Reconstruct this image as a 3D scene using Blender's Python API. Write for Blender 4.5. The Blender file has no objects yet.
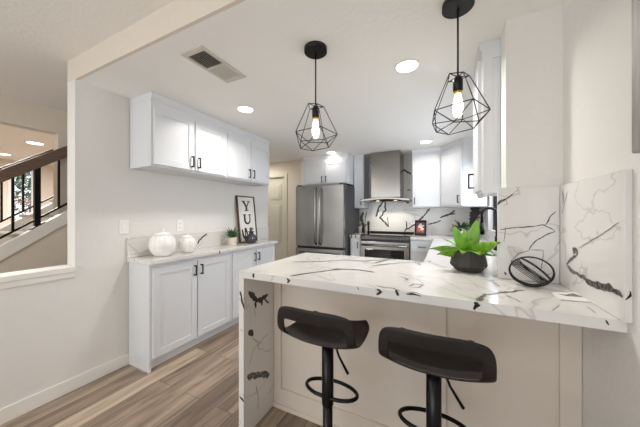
import bpy, bmesh, math, random
from mathutils import Vector, Matrix, noise
random.seed(7)
C = bpy.context.scene.collection
PI = math.pi

# ------------------------------------------------------------------ camera, world, light, exposure
FPX, YAW, HOR, CH = 254.8, math.radians(26.01), 214.2, 1.28
cam = bpy.data.cameras.new('camera'); co = bpy.data.objects.new('camera', cam); C.objects.link(co)
cam.sensor_width = 36; cam.lens = FPX / 640 * 36; cam.shift_y = 0.7 / 640; cam.clip_start = .02
co.location = (0, 0, CH); co.rotation_euler = (PI / 2, 0, YAW)
sc = bpy.context.scene; sc.camera = co
sc.view_settings.view_transform = 'Standard'; sc.view_settings.look = 'None'
sc.view_settings.gamma = 1; sc.view_settings.use_curve_mapping = False
sc.view_settings.exposure = 0.36
sc.cycles.max_bounces = 10; sc.cycles.diffuse_bounces = 6; sc.cycles.use_denoising = True
sc.cycles.sample_clamp_indirect = 6
w = bpy.data.worlds.new('world'); sc.world = w; w.use_nodes = True
w.node_tree.nodes['Background'].inputs[0].default_value = (.86, .93, 1, 1)
w.node_tree.nodes['Background'].inputs[1].default_value = 1.3

def area(name, loc, rot, sx, sy, power, col, shape='RECTANGLE'):
    l = bpy.data.lights.new(name, 'AREA'); l.shape = shape; l.size = sx
    if shape == 'RECTANGLE': l.size_y = sy
    l.energy = power; l.color = col
    o = bpy.data.objects.new(name, l); C.objects.link(o); o.location = loc; o.rotation_euler = rot
    return o
area('rear_daylight_fill', (-1.6, -2.78, 1.30), (PI / 2 + .30, 0, 0), 3.3, 1.9, 38, (.93, .965, 1))  # added lamp at the unseen rear window, tilted up to brighten the ceiling
area('kitchen_window_daylight', (.62, 3.05, 1.5), (0, PI / 2 - .55, 0), 0.85, 1.3, 23, (.78, .875, 1))
area('living_room_fill', (-2.5, -.9, 2.40), (0, 0, 0), .7, .7, 14, (1, .98, .95))  # unseen lamp added to brighten the stair wall above its opening
area('hall_fill', (-3.05, 3.55, 2.24), (0, 0, 0), .3, .3, 5, (1, .96, .88))  # added lamp out of view, lifts the dark hall door
area('foyer_ceiling_light', (-6.3, 1.4, 2.40), (0, 0, 0), 1.2, 1.2, 105, (1, .955, .92))

# ------------------------------------------------------------------ helpers
S_, C_ = math.sin(YAW), math.cos(YAW)
def at(px, py, X=None, Y=None, Z=None):
    u = (px - 320) / FPX; v = (HOR - py) / FPX
    d = Vector((-S_ + u * C_, C_ + u * S_, v))
    t = X / d.x if X is not None else Y / d.y if Y is not None else (Z - CH) / d.z
    return d * t + Vector((0, 0, CH))

def lin(h):
    h = h.lstrip('#'); r = []
    for i in (0, 2, 4):
        c = int(h[i:i + 2], 16) / 255
        r.append(c / 12.92 if c <= .04045 else ((c + .055) / 1.055) ** 2.4)
    return (*r, 1)

def mat(name, col, rough=.5, metal=0, bump=None, var=None, emit=None, trans=0, spec=.5, coat=0):
    m = bpy.data.materials.new(name); m.use_nodes = True; nt = m.node_tree
    b = nt.nodes['Principled BSDF']
    col = lin(col) if isinstance(col, str) else (*col, 1)
    b.inputs['Base Color'].default_value = col
    b.inputs['Roughness'].default_value = rough; b.inputs['Metallic'].default_value = metal
    b.inputs['Specular IOR Level'].default_value = spec
    b.inputs['Transmission Weight'].default_value = trans
    b.inputs['Coat Weight'].default_value = coat
    if emit:
        b.inputs['Emission Color'].default_value = lin(emit[0]); b.inputs['Emission Strength'].default_value = emit[1]
    tc = nt.nodes.new('ShaderNodeTexCoord')
    if var:   # (scale vec, amount)
        mp = nt.nodes.new('ShaderNodeMapping'); mp.inputs['Scale'].default_value = var[0]
        nt.links.new(tc.outputs['Object'], mp.inputs['Vector'])
        n = nt.nodes.new('ShaderNodeTexNoise'); n.inputs['Scale'].default_value = 1; n.inputs['Detail'].default_value = 5
        nt.links.new(mp.outputs[0], n.inputs['Vector'])
        r = nt.nodes.new('ShaderNodeValToRGB'); a = var[1]
        r.color_ramp.elements[0].position = .3; r.color_ramp.elements[1].position = .7
        r.color_ramp.elements[0].color = tuple(c * (1 - a) for c in col[:3]) + (1,)
        r.color_ramp.elements[1].color = tuple(min(1, c * (1 + a)) for c in col[:3]) + (1,)
        nt.links.new(n.outputs['Fac'], r.inputs['Fac']); nt.links.new(r.outputs['Color'], b.inputs['Base Color'])
    if bump:  # (scale vec, strength, distance)
        mp = nt.nodes.new('ShaderNodeMapping'); mp.inputs['Scale'].default_value = bump[0]
        nt.links.new(tc.outputs['Object'], mp.inputs['Vector'])
        n = nt.nodes.new('ShaderNodeTexNoise'); n.inputs['Scale'].default_value = 1; n.inputs['Detail'].default_value = 3
        nt.links.new(mp.outputs[0], n.inputs['Vector'])
        bp = nt.nodes.new('ShaderNodeBump'); bp.inputs['Strength'].default_value = bump[1]; bp.inputs['Distance'].default_value = bump[2]
        nt.links.new(n.outputs['Fac'], bp.inputs['Height']); nt.links.new(bp.outputs[0], b.inputs['Normal'])
    return m

PAINT = ((22, 22, 22), .35, .008)
M = {}
M['wall'] = mat('wall_paint', '#e2dfda', .75, bump=PAINT)
M['wall_warm'] = mat('wall_paint_warm', '#ddd2c4', .75, bump=PAINT)  # stairwell paint; on the drop header it stands in for warm light
M['ceiling'] = mat('ceiling_paint', '#f3f1ec', .85, bump=((40, 40, 40), .3, .006))
M['trim'] = mat('trim_paint', '#ece8e1', .4)
M['cab'] = mat('cabinet_white', '#dbdcde', .32)
M['peninsula_shaded_paint'] = mat('peninsula_shaded_paint', '#d6cabd', .4)  # the white paint with its shadow tone put into the colour
M['door'] = mat('hall_door_paint', '#d6d3c2', .45)
M['black'] = mat('black_metal', '#17161a', .38, .6)
M['cage'] = mat('black_wire', '#1d1b1b', .45, .4)
M['stool'] = mat('stool_plastic', '#221b19', .5, spec=.35, bump=((300, 300, 300), .08, .001))
M['stoolpole'] = mat('stool_pole', '#141213', .28, .5)
M['steel'] = mat('stainless_steel', '#a9a7a4', .27, 1, var=((260, 260, 1.5), .10))
M['steel_h'] = mat('stainless_steel_hood', '#928d88', .22, 1, var=((1.5, 200, 200), .06))
M['fridge_side'] = mat('fridge_side', '#4a4a4c', .5, .2)
M['darkglass'] = mat('black_glass', '#0c0c0e', .06, 0, spec=.7)
M['gasket'] = mat('dark_gap', '#161616', .8)
M['ceramic'] = mat('white_ceramic', '#eeebe6', .2, coat=.4)
M['plastic'] = mat('white_plastic', '#efece6', .35)
M['pot_black'] = mat('dark_pot', '#3a3532', .65, bump=((60, 60, 60), .3, .003), var=((18, 18, 18), .15))
M['pot_cream'] = mat('cream_pot', '#e6dccb', .6, var=((60, 60, 60), .06))
M['soil'] = mat('soil', '#3a2c20', .95, bump=((120, 120, 120), 1, .01))
M['leaf'] = mat('agave_leaf', '#74a531', .4, var=((26, 26, 9), .42))
M['leaf_dark'] = mat('dark_leaf', '#3a5f2c', .5, var=((30, 30, 30), .45))
M['leaf_tip'] = mat('leaf_tip', '#7a5a3a', .6)
M['wood_dark'] = mat('dark_wood_frame', '#4b3626', .5, var=((8, 8, 60), .25))
M['rail_wood'] = mat('handrail_wood', '#6b5547', .45, var=((60, 4, 60), .2))
M['board'] = mat('sign_board', '#eae6df', .7)
M['ink'] = mat('sign_letter', '#2a292c', .6)
M['silver_frame'] = mat('silver_frame', '#9a9692', .45, .3, var=((60, 60, 6), .2))
M['picture_dark'] = mat('picture_glass', '#3b3a3c', .12)
M['smoke'] = mat('smoked_glass', '#4a4a4e', .08, 0, trans=.55, spec=.8)
M['bulb'] = mat('glowing_bulb', '#fff1d6', .2, emit=('#fff3e0', 2.4))
M['brass'] = mat('brass', '#c9a74e', .3, 1)
M['lens'] = mat('lit_lens', '#ffffff', .4, emit=('#fff8f0', 5))
M['vent_dark'] = mat('duct_shade_dark', '#2b2521', .9)
M['vent'] = mat('vent_paint', '#cfc8bd', .5)
M['lens_warm'] = mat('warm_lens', '#ffffff', .4, emit=('#ffe2b0', 1.6))
M['paper'] = mat('paper_card', '#efede8', .6)
M['sinksteel'] = mat('sink_steel', '#4a4b4d', .45, .3)
M['glass'] = mat('window_glass', '#ffffff', .02, trans=1)
M['carpet'] = mat('stair_carpet', '#c9bfb3', .95, bump=((200, 200, 200), .6, .006))
M['blossom'] = mat('blossom', '#c99a94', .8)
M['food_a'] = mat('print_orange', '#c4622f', .4)
M['food_b'] = mat('print_cream', '#e4d2ba', .4)
M['food_c'] = mat('print_plum', '#5d3144', .4)
M['spice_a'] = mat('spice_dark', '#221d1b', .25)
M['spice_b'] = mat('spice_pale', '#b9b0a4', .3)

def marble():
    m = bpy.data.materials.new('white_quartz'); m.use_nodes = True; nt = m.node_tree; b = nt.nodes['Principled BSDF']
    b.inputs['Roughness'].default_value = .12; b.inputs['Specular IOR Level'].default_value = .5
    tc = nt.nodes.new('ShaderNodeTexCoord')
    def nz(scale, det, dist):
        n = nt.nodes.new('ShaderNodeTexNoise'); n.inputs['Scale'].default_value = scale
        n.inputs['Detail'].default_value = det; n.inputs['Distortion'].default_value = dist
        nt.links.new(tc.outputs['Object'], n.inputs['Vector']); return n
    a = nz(1.3, 4, .9)
    s = nt.nodes.new('ShaderNodeMath'); s.operation = 'SUBTRACT'; s.inputs[1].default_value = .5
    ab = nt.nodes.new('ShaderNodeMath'); ab.operation = 'ABSOLUTE'
    nt.links.new(a.outputs['Fac'], s.inputs[0]); nt.links.new(s.outputs[0], ab.inputs[0])
    r = nt.nodes.new('ShaderNodeValToRGB'); e = r.color_ramp.elements
    e[0].position = 0; e[0].color = lin('#c9c5bf'); e[1].position = .007; e[1].color = lin('#e2dfdb')
    nt.links.new(ab.outputs[0], r.inputs['Fac'])
    c = nz(.8, 3, .3)
    r2 = nt.nodes.new('ShaderNodeValToRGB'); e = r2.color_ramp.elements
    e[0].position = .35; e[0].color = (.93, .92, .91, 1); e[1].position = .6; e[1].color = (1, 1, 1, 1)
    nt.links.new(c.outputs['Fac'], r2.inputs['Fac'])
    mx = nt.nodes.new('ShaderNodeMix'); mx.data_type = 'RGBA'; mx.blend_type = 'MULTIPLY'; mx.inputs[0].default_value = 1
    nt.links.new(r.outputs[0], mx.inputs[6]); nt.links.new(r2.outputs[0], mx.inputs[7])
    nt.links.new(mx.outputs[2], b.inputs['Base Color'])
    return m
M['marble'] = marble()
def vein_mat(name, c0, c1, lo, hi):
    m = mat(name, c0, .3); nt = m.node_tree; b = nt.nodes['Principled BSDF']
    tc = nt.nodes.new('ShaderNodeTexCoord'); n = nt.nodes.new('ShaderNodeTexNoise')
    n.inputs['Scale'].default_value = 70; n.inputs['Detail'].default_value = 4
    nt.links.new(tc.outputs['Object'], n.inputs['Vector'])
    r = nt.nodes.new('ShaderNodeValToRGB'); e = r.color_ramp.elements
    e[0].position = lo; e[0].color = lin(c0); e[1].position = hi; e[1].color = lin(c1)
    nt.links.new(n.outputs['Fac'], r.inputs['Fac']); nt.links.new(r.outputs[0], b.inputs['Base Color'])
    return m
M['vein'] = vein_mat('quartz_vein_black', '#141210', '#3b3531', .45, .7)
M['mottle'] = vein_mat('quartz_vein_mottled', '#1d1a18', '#8d8680', .42, .66)
M['thin'] = vein_mat('quartz_vein_thin', '#57504a', '#8b837b', .4, .6)
SLAB = ['marble', 'vein', 'mottle', 'thin']

def floor_mat():
    m = bpy.data.materials.new('oak_plank_floor'); m.use_nodes = True; nt = m.node_tree; b = nt.nodes['Principled BSDF']
    tc = nt.nodes.new('ShaderNodeTexCoord')
    mp = nt.nodes.new('ShaderNodeMapping'); mp.inputs['Rotation'].default_value = (0, 0, PI / 2)
    nt.links.new(tc.outputs['Object'], mp.inputs['Vector'])
    br = nt.nodes.new('ShaderNodeTexBrick')
    br.inputs['Color1'].default_value = (0, 0, 0, 1); br.inputs['Color2'].default_value = (1, 1, 1, 1)
    br.inputs['Mortar'].default_value = (.5, .5, .5, 1)
    br.inputs['Scale'].default_value = 1; br.inputs['Brick Width'].default_value = 1.22; br.inputs['Row Height'].default_value = .152
    br.inputs['Mortar Size'].default_value = .0015; br.inputs['Mortar Smooth'].default_value = .2; br.offset = .37
    nt.links.new(mp.outputs[0], br.inputs['Vector'])
    ramp = nt.nodes.new('ShaderNodeValToRGB'); e = ramp.color_ramp.elements
    e[0].position = 0; e[0].color = lin('#7b6b5d'); e[1].position = 1; e[1].color = lin('#bcaa96')
    e2 = e.new(.5); e2.color = lin('#9b8877')
    nt.links.new(br.outputs['Color'], ramp.inputs['Fac'])
    # grain stretched along the boards, offset per board
    add = nt.nodes.new('ShaderNodeVectorMath'); add.operation = 'ADD'
    sc1 = nt.nodes.new('ShaderNodeVectorMath'); sc1.operation = 'SCALE'; sc1.inputs['Scale'].default_value = 13
    nt.links.new(br.outputs['Color'], sc1.inputs[0])
    mp2 = nt.nodes.new('ShaderNodeMapping'); mp2.inputs['Scale'].default_value = (15, 1.3, 1)
    nt.links.new(tc.outputs['Object'], mp2.inputs['Vector'])
    nt.links.new(mp2.outputs[0], add.inputs[0]); nt.links.new(sc1.outputs[0], add.inputs[1])
    n = nt.nodes.new('ShaderNodeTexNoise'); n.inputs['Scale'].default_value = 1; n.inputs['Detail'].default_value = 6
    n.inputs['Distortion'].default_value = .8; n.inputs['Roughness'].default_value = .62
    nt.links.new(add.outputs[0], n.inputs['Vector'])
    r2 = nt.nodes.new('ShaderNodeValToRGB'); e = r2.color_ramp.elements
    e[0].position = .32; e[0].color = (.40, .38, .36, 1); e[1].position = .64; e[1].color = (1.18, 1.16, 1.14, 1)
    nt.links.new(n.outputs['Fac'], r2.inputs['Fac'])
    mx = nt.nodes.new('ShaderNodeMix'); mx.data_type = 'RGBA'; mx.blend_type = 'MULTIPLY'; mx.inputs[0].default_value = 1.0
    nt.links.new(ramp.outputs[0], mx.inputs[6]); nt.links.new(r2.outputs[0], mx.inputs[7])
    mx2 = nt.nodes.new('ShaderNodeMix'); mx2.data_type = 'RGBA'; mx2.inputs[7].default_value = lin('#3d3028')
    nt.links.new(br.outputs['Fac'], mx2.inputs[0]); nt.links.new(mx.outputs[2], mx2.inputs[6])
    nt.links.new(mx2.outputs[2], b.inputs['Base Color'])
    b.inputs['Roughness'].default_value = .42
    bp = nt.nodes.new('ShaderNodeBump'); bp.inputs['Strength'].default_value = .15; bp.inputs['Distance'].default_value = .003
    nt.links.new(n.outputs['Fac'], bp.inputs['Height']); nt.links.new(bp.outputs[0], b.inputs['Normal'])
    return m
M['floor'] = floor_mat()

def BM(): return bmesh.new()
def box(bm, x0, x1, y0, y1, z0, z1, bev=0, mi=0):
    vs = [bm.verts.new((x, y, z)) for z in (z0, z1) for y in (y0, y1) for x in (x0, x1)]
    fs = [bm.faces.new([vs[i] for i in q]) for q in ((0, 2, 3, 1), (4, 5, 7, 6), (0, 1, 5, 4), (2, 6, 7, 3), (0, 4, 6, 2), (1, 3, 7, 5))]
    for f in fs: f.material_index = mi
    if bev:
        es = list({e for f in fs for e in f.edges})
        r = bmesh.ops.bevel(bm, geom=es, offset=bev, segments=2, profile=.5, affect='EDGES')
        for f in r['faces']: f.material_index = mi
    return bm
def tube(bm, pts, rad, n=10, closed=False, mi=0, cap=True):
    pts = [Vector(p) for p in pts]; N = len(pts); rings = []
    rads = rad if isinstance(rad, (list, tuple)) else [rad] * N
    up = None
    for i, p in enumerate(pts):
        if closed: t = pts[(i + 1) % N] - pts[i - 1]
        else: t = pts[min(i + 1, N - 1)] - pts[max(i - 1, 0)]
        t.normalize()
        if up is None:
            up = Vector((0, 0, 1)) if abs(t.z) < .9 else Vector((1, 0, 0))
        a = t.cross(up)
        if a.length < 1e-4: a = t.cross(Vector((0, 1, 0)))
        a.normalize(); b = a.cross(t).normalized(); up = b
        rings.append([bm.verts.new(p + (a * math.cos(2 * PI * k / n) + b * math.sin(2 * PI * k / n)) * rads[i]) for k in range(n)])
    for i in range(N if closed else N - 1):
        A, B = rings[i], rings[(i + 1) % N]
        for k in range(n):
            f = bm.faces.new((A[k], A[(k + 1) % n], B[(k + 1) % n], B[k])); f.smooth = True; f.material_index = mi
    if cap and not closed:
        for r in (rings[0][::-1], rings[-1]):
            f = bm.faces.new(r); f.material_index = mi
    return bm
def lathe(bm, prof, n=32, cx=0, cy=0, mi=0, mod=None, smooth=True):
    """prof: (radius, z) from bottom to top; mod(angle, i) scales the radius"""
    rings = []
    for i, (r, z) in enumerate(prof):
        if r < 1e-6: rings.append([bm.verts.new((cx, cy, z))]); continue
        rings.append([bm.verts.new((cx + r * (mod(2 * PI * k / n, i) if mod else 1) * math.cos(2 * PI * k / n),
                                    cy + r * (mod(2 * PI * k / n, i) if mod else 1) * math.sin(2 * PI * k / n), z)) for k in range(n)])
    for A, B in zip(rings, rings[1:]):
        for k in range(n):
            k2 = (k + 1) % n
            if len(A) == 1 and len(B) == 1: continue
            q = (A[0], B[k2], B[k]) if len(A) == 1 else (A[k], A[k2], B[0]) if len(B) == 1 else (A[k], A[k2], B[k2], B[k])
            f = bm.faces.new(q); f.smooth = smooth; f.material_index = mi
    if len(rings[0]) > 1: bm.faces.new(rings[0][::-1]).material_index = mi
    if len(rings[-1]) > 1: bm.faces.new(rings[-1]).material_index = mi
    return bm
def prism(bm, poly, a0, a1, axis='y', mi=0):
    """extrude a 2D polygon; axis x: poly=(y,z), axis y: poly=(x,z), axis z: poly=(x,y)"""
    def P(p, a): return (a, p[0], p[1]) if axis == 'x' else (p[0], a, p[1]) if axis == 'y' else (p[0], p[1], a)
    A = [bm.verts.new(P(p, a0)) for p in poly]; B = [bm.verts.new(P(p, a1)) for p in poly]; n = len(poly)
    fs = [bm.faces.new(A), bm.faces.new(B[::-1])]
    for i in range(n): fs.append(bm.faces.new((A[i], B[i], B[(i + 1) % n], A[(i + 1) % n])))
    for f in fs: f.material_index = mi
    return bm
def cells(bm, us, vs, fill, w0, w1, axis='z', mi=0):
    """slab of grid cells (with holes), one watertight block. axis z: u=x v=y; x: u=y v=z; y: u=x v=z"""
    def P(u, v, w): return (u, v, w) if axis == 'z' else (w, u, v) if axis == 'x' else (u, w, v)
    cache = {}
    def V(i, j, k):
        if (i, j, k) not in cache: cache[i, j, k] = bm.verts.new(P(us[i], vs[j], (w0, w1)[k]))
        return cache[i, j, k]
    F = {(i, j) for i in range(len(us) - 1) for j in range(len(vs) - 1) if fill(i, j)}
    for i, j in F:
        q = [(i, j), (i + 1, j), (i + 1, j + 1), (i, j + 1)]
        for k in (0, 1): bm.faces.new([V(a, b, k) for a, b in q])
        for (di, dj), (e0, e1) in (((0, -1), (0, 1)), ((1, 0), (1, 2)), ((0, 1), (2, 3)), ((-1, 0), (3, 0))):
            if (i + di, j + dj) not in F:
                a, b = q[e0], q[e1]
                bm.faces.new((V(*a, 0), V(*b, 0), V(*b, 1), V(*a, 1)))
    for f in bm.faces: f.material_index = f.material_index or mi
    return bm
def ribbon(bm, pts, nrm, width, mi=1, jag=.45, lift=.0006, seed=0, step=.008):
    """an irregular inlaid vein along 3D points lying on a plane"""
    rnd = random.Random(seed + int(abs(pts[0].x * 977 + pts[0].z * 661 + pts[-1].y * 331) * 10))
    nrm = Vector(nrm); P = []
    ws = width if isinstance(width, (list, tuple)) else [width] * len(pts)
    for i in range(len(pts) - 1):
        L = (pts[i + 1] - pts[i]).length; k = max(2, int(L / step))
        for j in range(k): P.append((pts[i].lerp(pts[i + 1], j / k), ws[i] + (ws[i + 1] - ws[i]) * j / k))
    P.append((pts[-1], ws[-1])); L, R = [], []
    wob = rnd.uniform(0, 99)
    for i, (p, wd) in enumerate(P):
        t = (P[min(i + 1, len(P) - 1)][0] - P[max(i - 1, 0)][0]).normalized(); s = nrm.cross(t).normalized()
        q = p + nrm * lift + s * min(wd, .012) * .8 * noise.noise(Vector((i * .3, wob, 0)))
        taper = min(1, .35 + min(i, len(P) - 1 - i) * .3)
        nl, nr = (noise.noise(Vector((i * .33, wob, k_))) * 1.5 + rnd.uniform(-.07, .07) for k_ in (7.3, 21.9))
        L.append(bm.verts.new(q + s * wd * .5 * taper * (1 + jag * nl)))
        R.append(bm.verts.new(q - s * wd * .5 * taper * (1 + jag * nr)))
    for i in range(len(P) - 1):
        f = bm.faces.new((L[i], R[i], R[i + 1], L[i + 1])); f.material_index = mi
def veins(bm, nrm, plane, lst, k=1.0):
    for v in lst:
        pts = [at(*p, **plane) for p in v[0]]
        ribbon(bm, pts, nrm, [q * k for q in v[1]] if isinstance(v[1], list) else v[1] * k, {'v': 1, 'm': 2, 't': 3}[v[2]], *( [v[3]] if len(v) > 3 else []))

def obj(name, bm, m, parent=None, smooth=False, recalc=True):
    if recalc: bmesh.ops.recalc_face_normals(bm, faces=bm.faces)
    me = bpy.data.meshes.new(name); bm.to_mesh(me); bm.free()
    for k in (m if isinstance(m, (list, tuple)) else [m]): me.materials.append(M[k])
    o = bpy.data.objects.new(name, me); C.objects.link(o)
    if parent: o.parent = parent
    if smooth:
        for p in me.polygons: p.use_smooth = True
    return o
def tag(o, label, cat, group=None):
    o['label'] = label; o['category'] = cat
    if group: o['group'] = group
    return o
def thing(name, label, cat, loc=(0, 0, 0), rotz=0, group=None):
    o = bpy.data.objects.new(name, None); C.objects.link(o)
    o.empty_display_size = .1; o.location = loc; o.rotation_euler = (0, 0, rotz)
    return tag(o, label, cat, group)
def struct(name, bm, m, parent=None, **k):
    o = obj(name, bm, m, parent, **k)
    if not parent: o['kind'] = 'structure'
    return o
def dup(root, loc, label, rotz=None):
    r = root.copy(); C.objects.link(r); r.location = loc; r['label'] = label
    if rotz is not None: r.rotation_euler = (0, 0, rotz)
    for ch in list(root.children):
        c = ch.copy(); C.objects.link(c); c.parent = r
        for g in ch.children:
            d = g.copy(); C.objects.link(d); d.parent = c
    return r

# ------------------------------------------------------------------ dimensions
XL, XR, XS = -2.43, .505, .487       # left wall, right wall, face of right splash
ZC, ZH = 2.27, 2.43                  # dropped and living-room ceilings
YH = .89                             # header line of the dropped ceiling
YB = 4.47                            # back wall
ZP, ZL = .953, .907                  # worktops

# ------------------------------------------------------------------ setting
struct('floor', box(BM(), -8.5, .65, -2.9, 4.6, -.06, 0), 'floor')
bm = cells(BM(), [-3.83, -2.55, .63], [YH + .02, 3.0, 4.6], lambda i, j: i == 1 or j == 1, ZC, ZC + .05)
struct('ceiling', bm, 'ceiling')
struct('ceiling.001', cells(BM(), [-3.83, -2.43, .63], [-2.9, YH + .02, 3.0], lambda i, j: j == 0 or i == 0, ZH, ZH + .06), 'ceiling')
struct('trim_1', box(BM(), -2.55, XR, YH, YH + .0199, ZC, ZH), 'wall_warm')          # drop header, wall colour warmed to carry the living-room light
struct('wall_left', box(BM(), XL - .12, XL, YH, 3.16, 0, ZC), 'wall')
struct('wall_left.001', box(BM(), XL - .12, XL, -2.8, YH, 0, .845), 'wall')     # half wall
bm = BM(); box(bm, XL - .14, XL + .018, -2.8, YH, .862, .900, .004); box(bm, XL - .13, XL + .010, -2.8, YH, .822, .862, .003)
struct('trim_2', bm, 'trim')
bm = BM(); box(bm, XL, XL + .014, -2.8, 1.245, 0, .095, .004)
struct('baseboard_left', bm, 'trim')
# right wall with the kitchen window hole
WY0, WY1, WZ0, WZ1 = 2.35, 3.74, 1.09, 2.0
cellbm = BM()
cells(cellbm, [-2.9, WY0, WY1, 4.6], [0, WZ0, WZ1, ZH + .05], lambda i, j: not (i == 1 and j == 1), XR, XR + .13, 'x')
struct('wall_right', cellbm, 'wall')
struct('wall_back', box(BM(), -2.40, XR + .13, YB, YB + .12, 0, ZC), 'wall')
# hall wall with the door, left of the fridge
bm = BM(); cells(bm, [-3.83, -3.46, -2.70, -2.345], [0, 1.985, ZC], lambda i, j: not (i == 1 and j == 0), 4.02, 4.14, 'y')
struct('wall_hall', bm, 'wall_warm')
struct('wall_alcove', box(BM(), -2.345, -2.225, 4.02, YB, 0, ZC), 'wall')
bm = BM()
box(bm, -3.45, -2.71, 4.055, 4.085, .005, 1.98)
for x0, x1 in ((-3.36, -3.12), (-3.04, -2.80)):
    for z0, z1 in ((.16, .62), (.74, 1.45), (1.56, 1.86)):
        box(bm, x0, x1, 4.043, 4.056, z0, z1, .005); box(bm, x0 + .035, x1 - .035, 4.036, 4.05, z0 + .035, z1 - .035, .006)
d1 = struct('door_1', bm, 'door')
obj('door_handle', tube(BM(), [(-3.39, 4.055, .95), (-3.39, 4.0, .95), (-3.30, 4.0, .95)], .010), 'black', d1)
bm = BM()
for x0, x1 in ((-3.52, -3.455), (-2.705, -2.64)): box(bm, x0, x1, 4.004, 4.03, 0, 2.05, .004)
box(bm, -3.455, -2.705, 4.004, 4.03, 1.985, 2.05, .004)
struct('trim_3', bm, 'door')
struct('wall_hall.001', box(BM(), -3.95, -3.83, 3.205, 4.14, 0, ZC), 'wall_warm')
# stub wall beside the peninsula
struct('wall_stub', box(BM(), .283, XR, 1.5855, 1.712, ZP + .001, ZC), 'wall')
# stairwell wall with its opening, seen above the half wall
bm = BM(); cells(bm, [-2.9, -1.6, 1.26, 3.2], [0, .02, 2.172, ZH + .05], lambda i, j: j == 2 or i != 1, -3.95, -3.83, 'x')
struct('wall_stair', bm, 'wall_warm')
# foyer
struct('wall_foyer', cells(BM(), [-2.9, 1.98, 2.36, 4.6], [0, 1.2, 2.35, 2.6], lambda i, j: not (i == 1 and j == 1), -8.55, -8.40, 'x'), 'wall_warm')
struct('wall_foyer.001', box(BM(), -8.4, -3.92, 4.48, 4.6, 0, 2.5), 'wall_warm')
struct('wall_foyer.002', box(BM(), -8.4, -3.92, -2.9, -2.78, 0, 2.5), 'wall_warm')
struct('ceiling.002', box(BM(), -8.55, -3.83, -2.9, 4.6, 2.45, 2.52), 'ceiling')
bm = BM()
for y in (1.965, 2.325): box(bm, -8.45, -8.37, y, y + .05, 1.2, 2.35)
box(bm, -8.45, -8.37, 1.98, 2.36, 1.17, 1.22); box(bm, -8.45, -8.37, 1.98, 2.36, 2.32, 2.37)
w2 = struct('window_2', bm, 'trim')
obj('pane', box(BM(), -8.50, -8.494, 1.98, 2.36, 1.2, 2.35), 'glass', w2)
# rear wall of the living room with a wide window behind the camera
bm = BM(); cells(bm, [-3.8, -3.3, .1, XR + .13], [0, .3, 2.28, ZH + .05], lambda i, j: not (i == 1 and j == 1), -3.0, -2.88, 'y')
struct('wall_rear', bm, 'wall')
bm = BM()
for x in (-3.3, -2.19, -1.07, .05): box(bm, x, x + .05, -2.97, -2.90, .3, 2.28)
box(bm, -3.3, .1, -2.97, -2.90, .3, .35); box(bm, -3.3, .1, -2.97, -2.90, 2.23, 2.28)
struct('window_3', bm, 'trim')
# kitchen window
bm = BM()
for y in (WY0, WY1 - .045, (WY0 + WY1) / 2 - .02): box(bm, XR + .03, XR + .08, y, y + .045, WZ0, WZ1)
for z in (WZ0, WZ1 - .045): box(bm, XR + .03, XR + .08, WY0, WY1, z, z + .045)
w1 = struct('window_1', bm, 'black')
obj('pane', box(BM(), XR + .053, XR + .057, WY0, WY1, WZ0, WZ1), 'glass', w1)

# ------------------------------------------------------------------ cabinet kit (front at y=0 facing -y, x along the width)
def shaker(bm, x0, x1, z0, z1, y=0, th=.020, rail=.058, rec=.007):
    """framed door standing in front of y"""
    bv = .0016
    box(bm, x0, x0 + rail, y - th, y, z0, z1, bv); box(bm, x1 - rail, x1, y - th, y, z0, z1, bv)
    box(bm, x0 + rail - .001, x1 - rail + .001, y - th, y, z1 - rail, z1, bv); box(bm, x0 + rail - .001, x1 - rail + .001, y - th, y, z0, z0 + rail, bv)
    box(bm, x0 + rail - .002, x1 - rail + .002, y - th + rec, y - .001, z0 + rail - .002, z1 - rail + .002)
    return bm
def pull(parent, x, z, y=-.020, L=.10, vert=True, name='handle'):
    o = .028; h = L / 2; s = .0052; bm = BM()
    if vert:
        box(bm, x - s, x + s, y - o - s, y - o + s, z - h, z + h, .0015)
        for q in (-1, 1): box(bm, x - s, x + s, y - o, y + .001, z + q * (h - s) - s, z + q * (h - s) + s)
    else:
        box(bm, x - h, x + h, y - o - s, y - o + s, z - s, z + s, .0015)
        for q in (-1, 1): box(bm, x + q * (h - s) - s, x + q * (h - s) + s, y - o, y + .001, z - s, z + s)
    return obj(name, bm, 'black', parent)
GAP = .0025
def doors2(t, w, z0, z1, hz, margin=.018, rail=.058, L=.10, mid=.012):
    m = w / 2
    for x0, x1, hx in ((margin, m - mid / 2, m - mid / 2 - .030), (m + mid / 2, w - margin, m + mid / 2 + .030)):
        d = obj('door', shaker(BM(), x0, x1, z0, z1, 0, rail=rail), 'cab', t); pull(d, hx, hz, L=L)
def crown(t, x0, x1, z, d, ret0=False, ret1=False):
    bm = BM(); prof = [(0, 0), (-.008, .012), (-.014, .040), (-.014, .058), (.0, .058)]
    prism(bm, [(p[0], z + p[1]) for p in prof], x0 - (.001 if ret0 else 0), x1 + (.001 if ret1 else 0), 'x')
    box(bm, x0 - (.001 if ret0 else 0), x1 + (.001 if ret1 else 0), 0, d, z + .001, z + .058)
    return obj('crown', bm, 'cab', t)
def upper(label, loc, rz, w, h, d, hz, group, margin=.018, ret=(False, False), top_rail=.05, L=.10):
    t = thing('wall_cabinet', label, 'cabinet', loc, rz, group)
    obj('body', box(BM(), 0, w, 0, d, 0, h, .0015), 'cab', t)
    doors2(t, w, .018, h - top_rail, hz, margin, L=L)
    crown(t, 0, w, h - .001, d, *ret)
    return t

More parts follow.
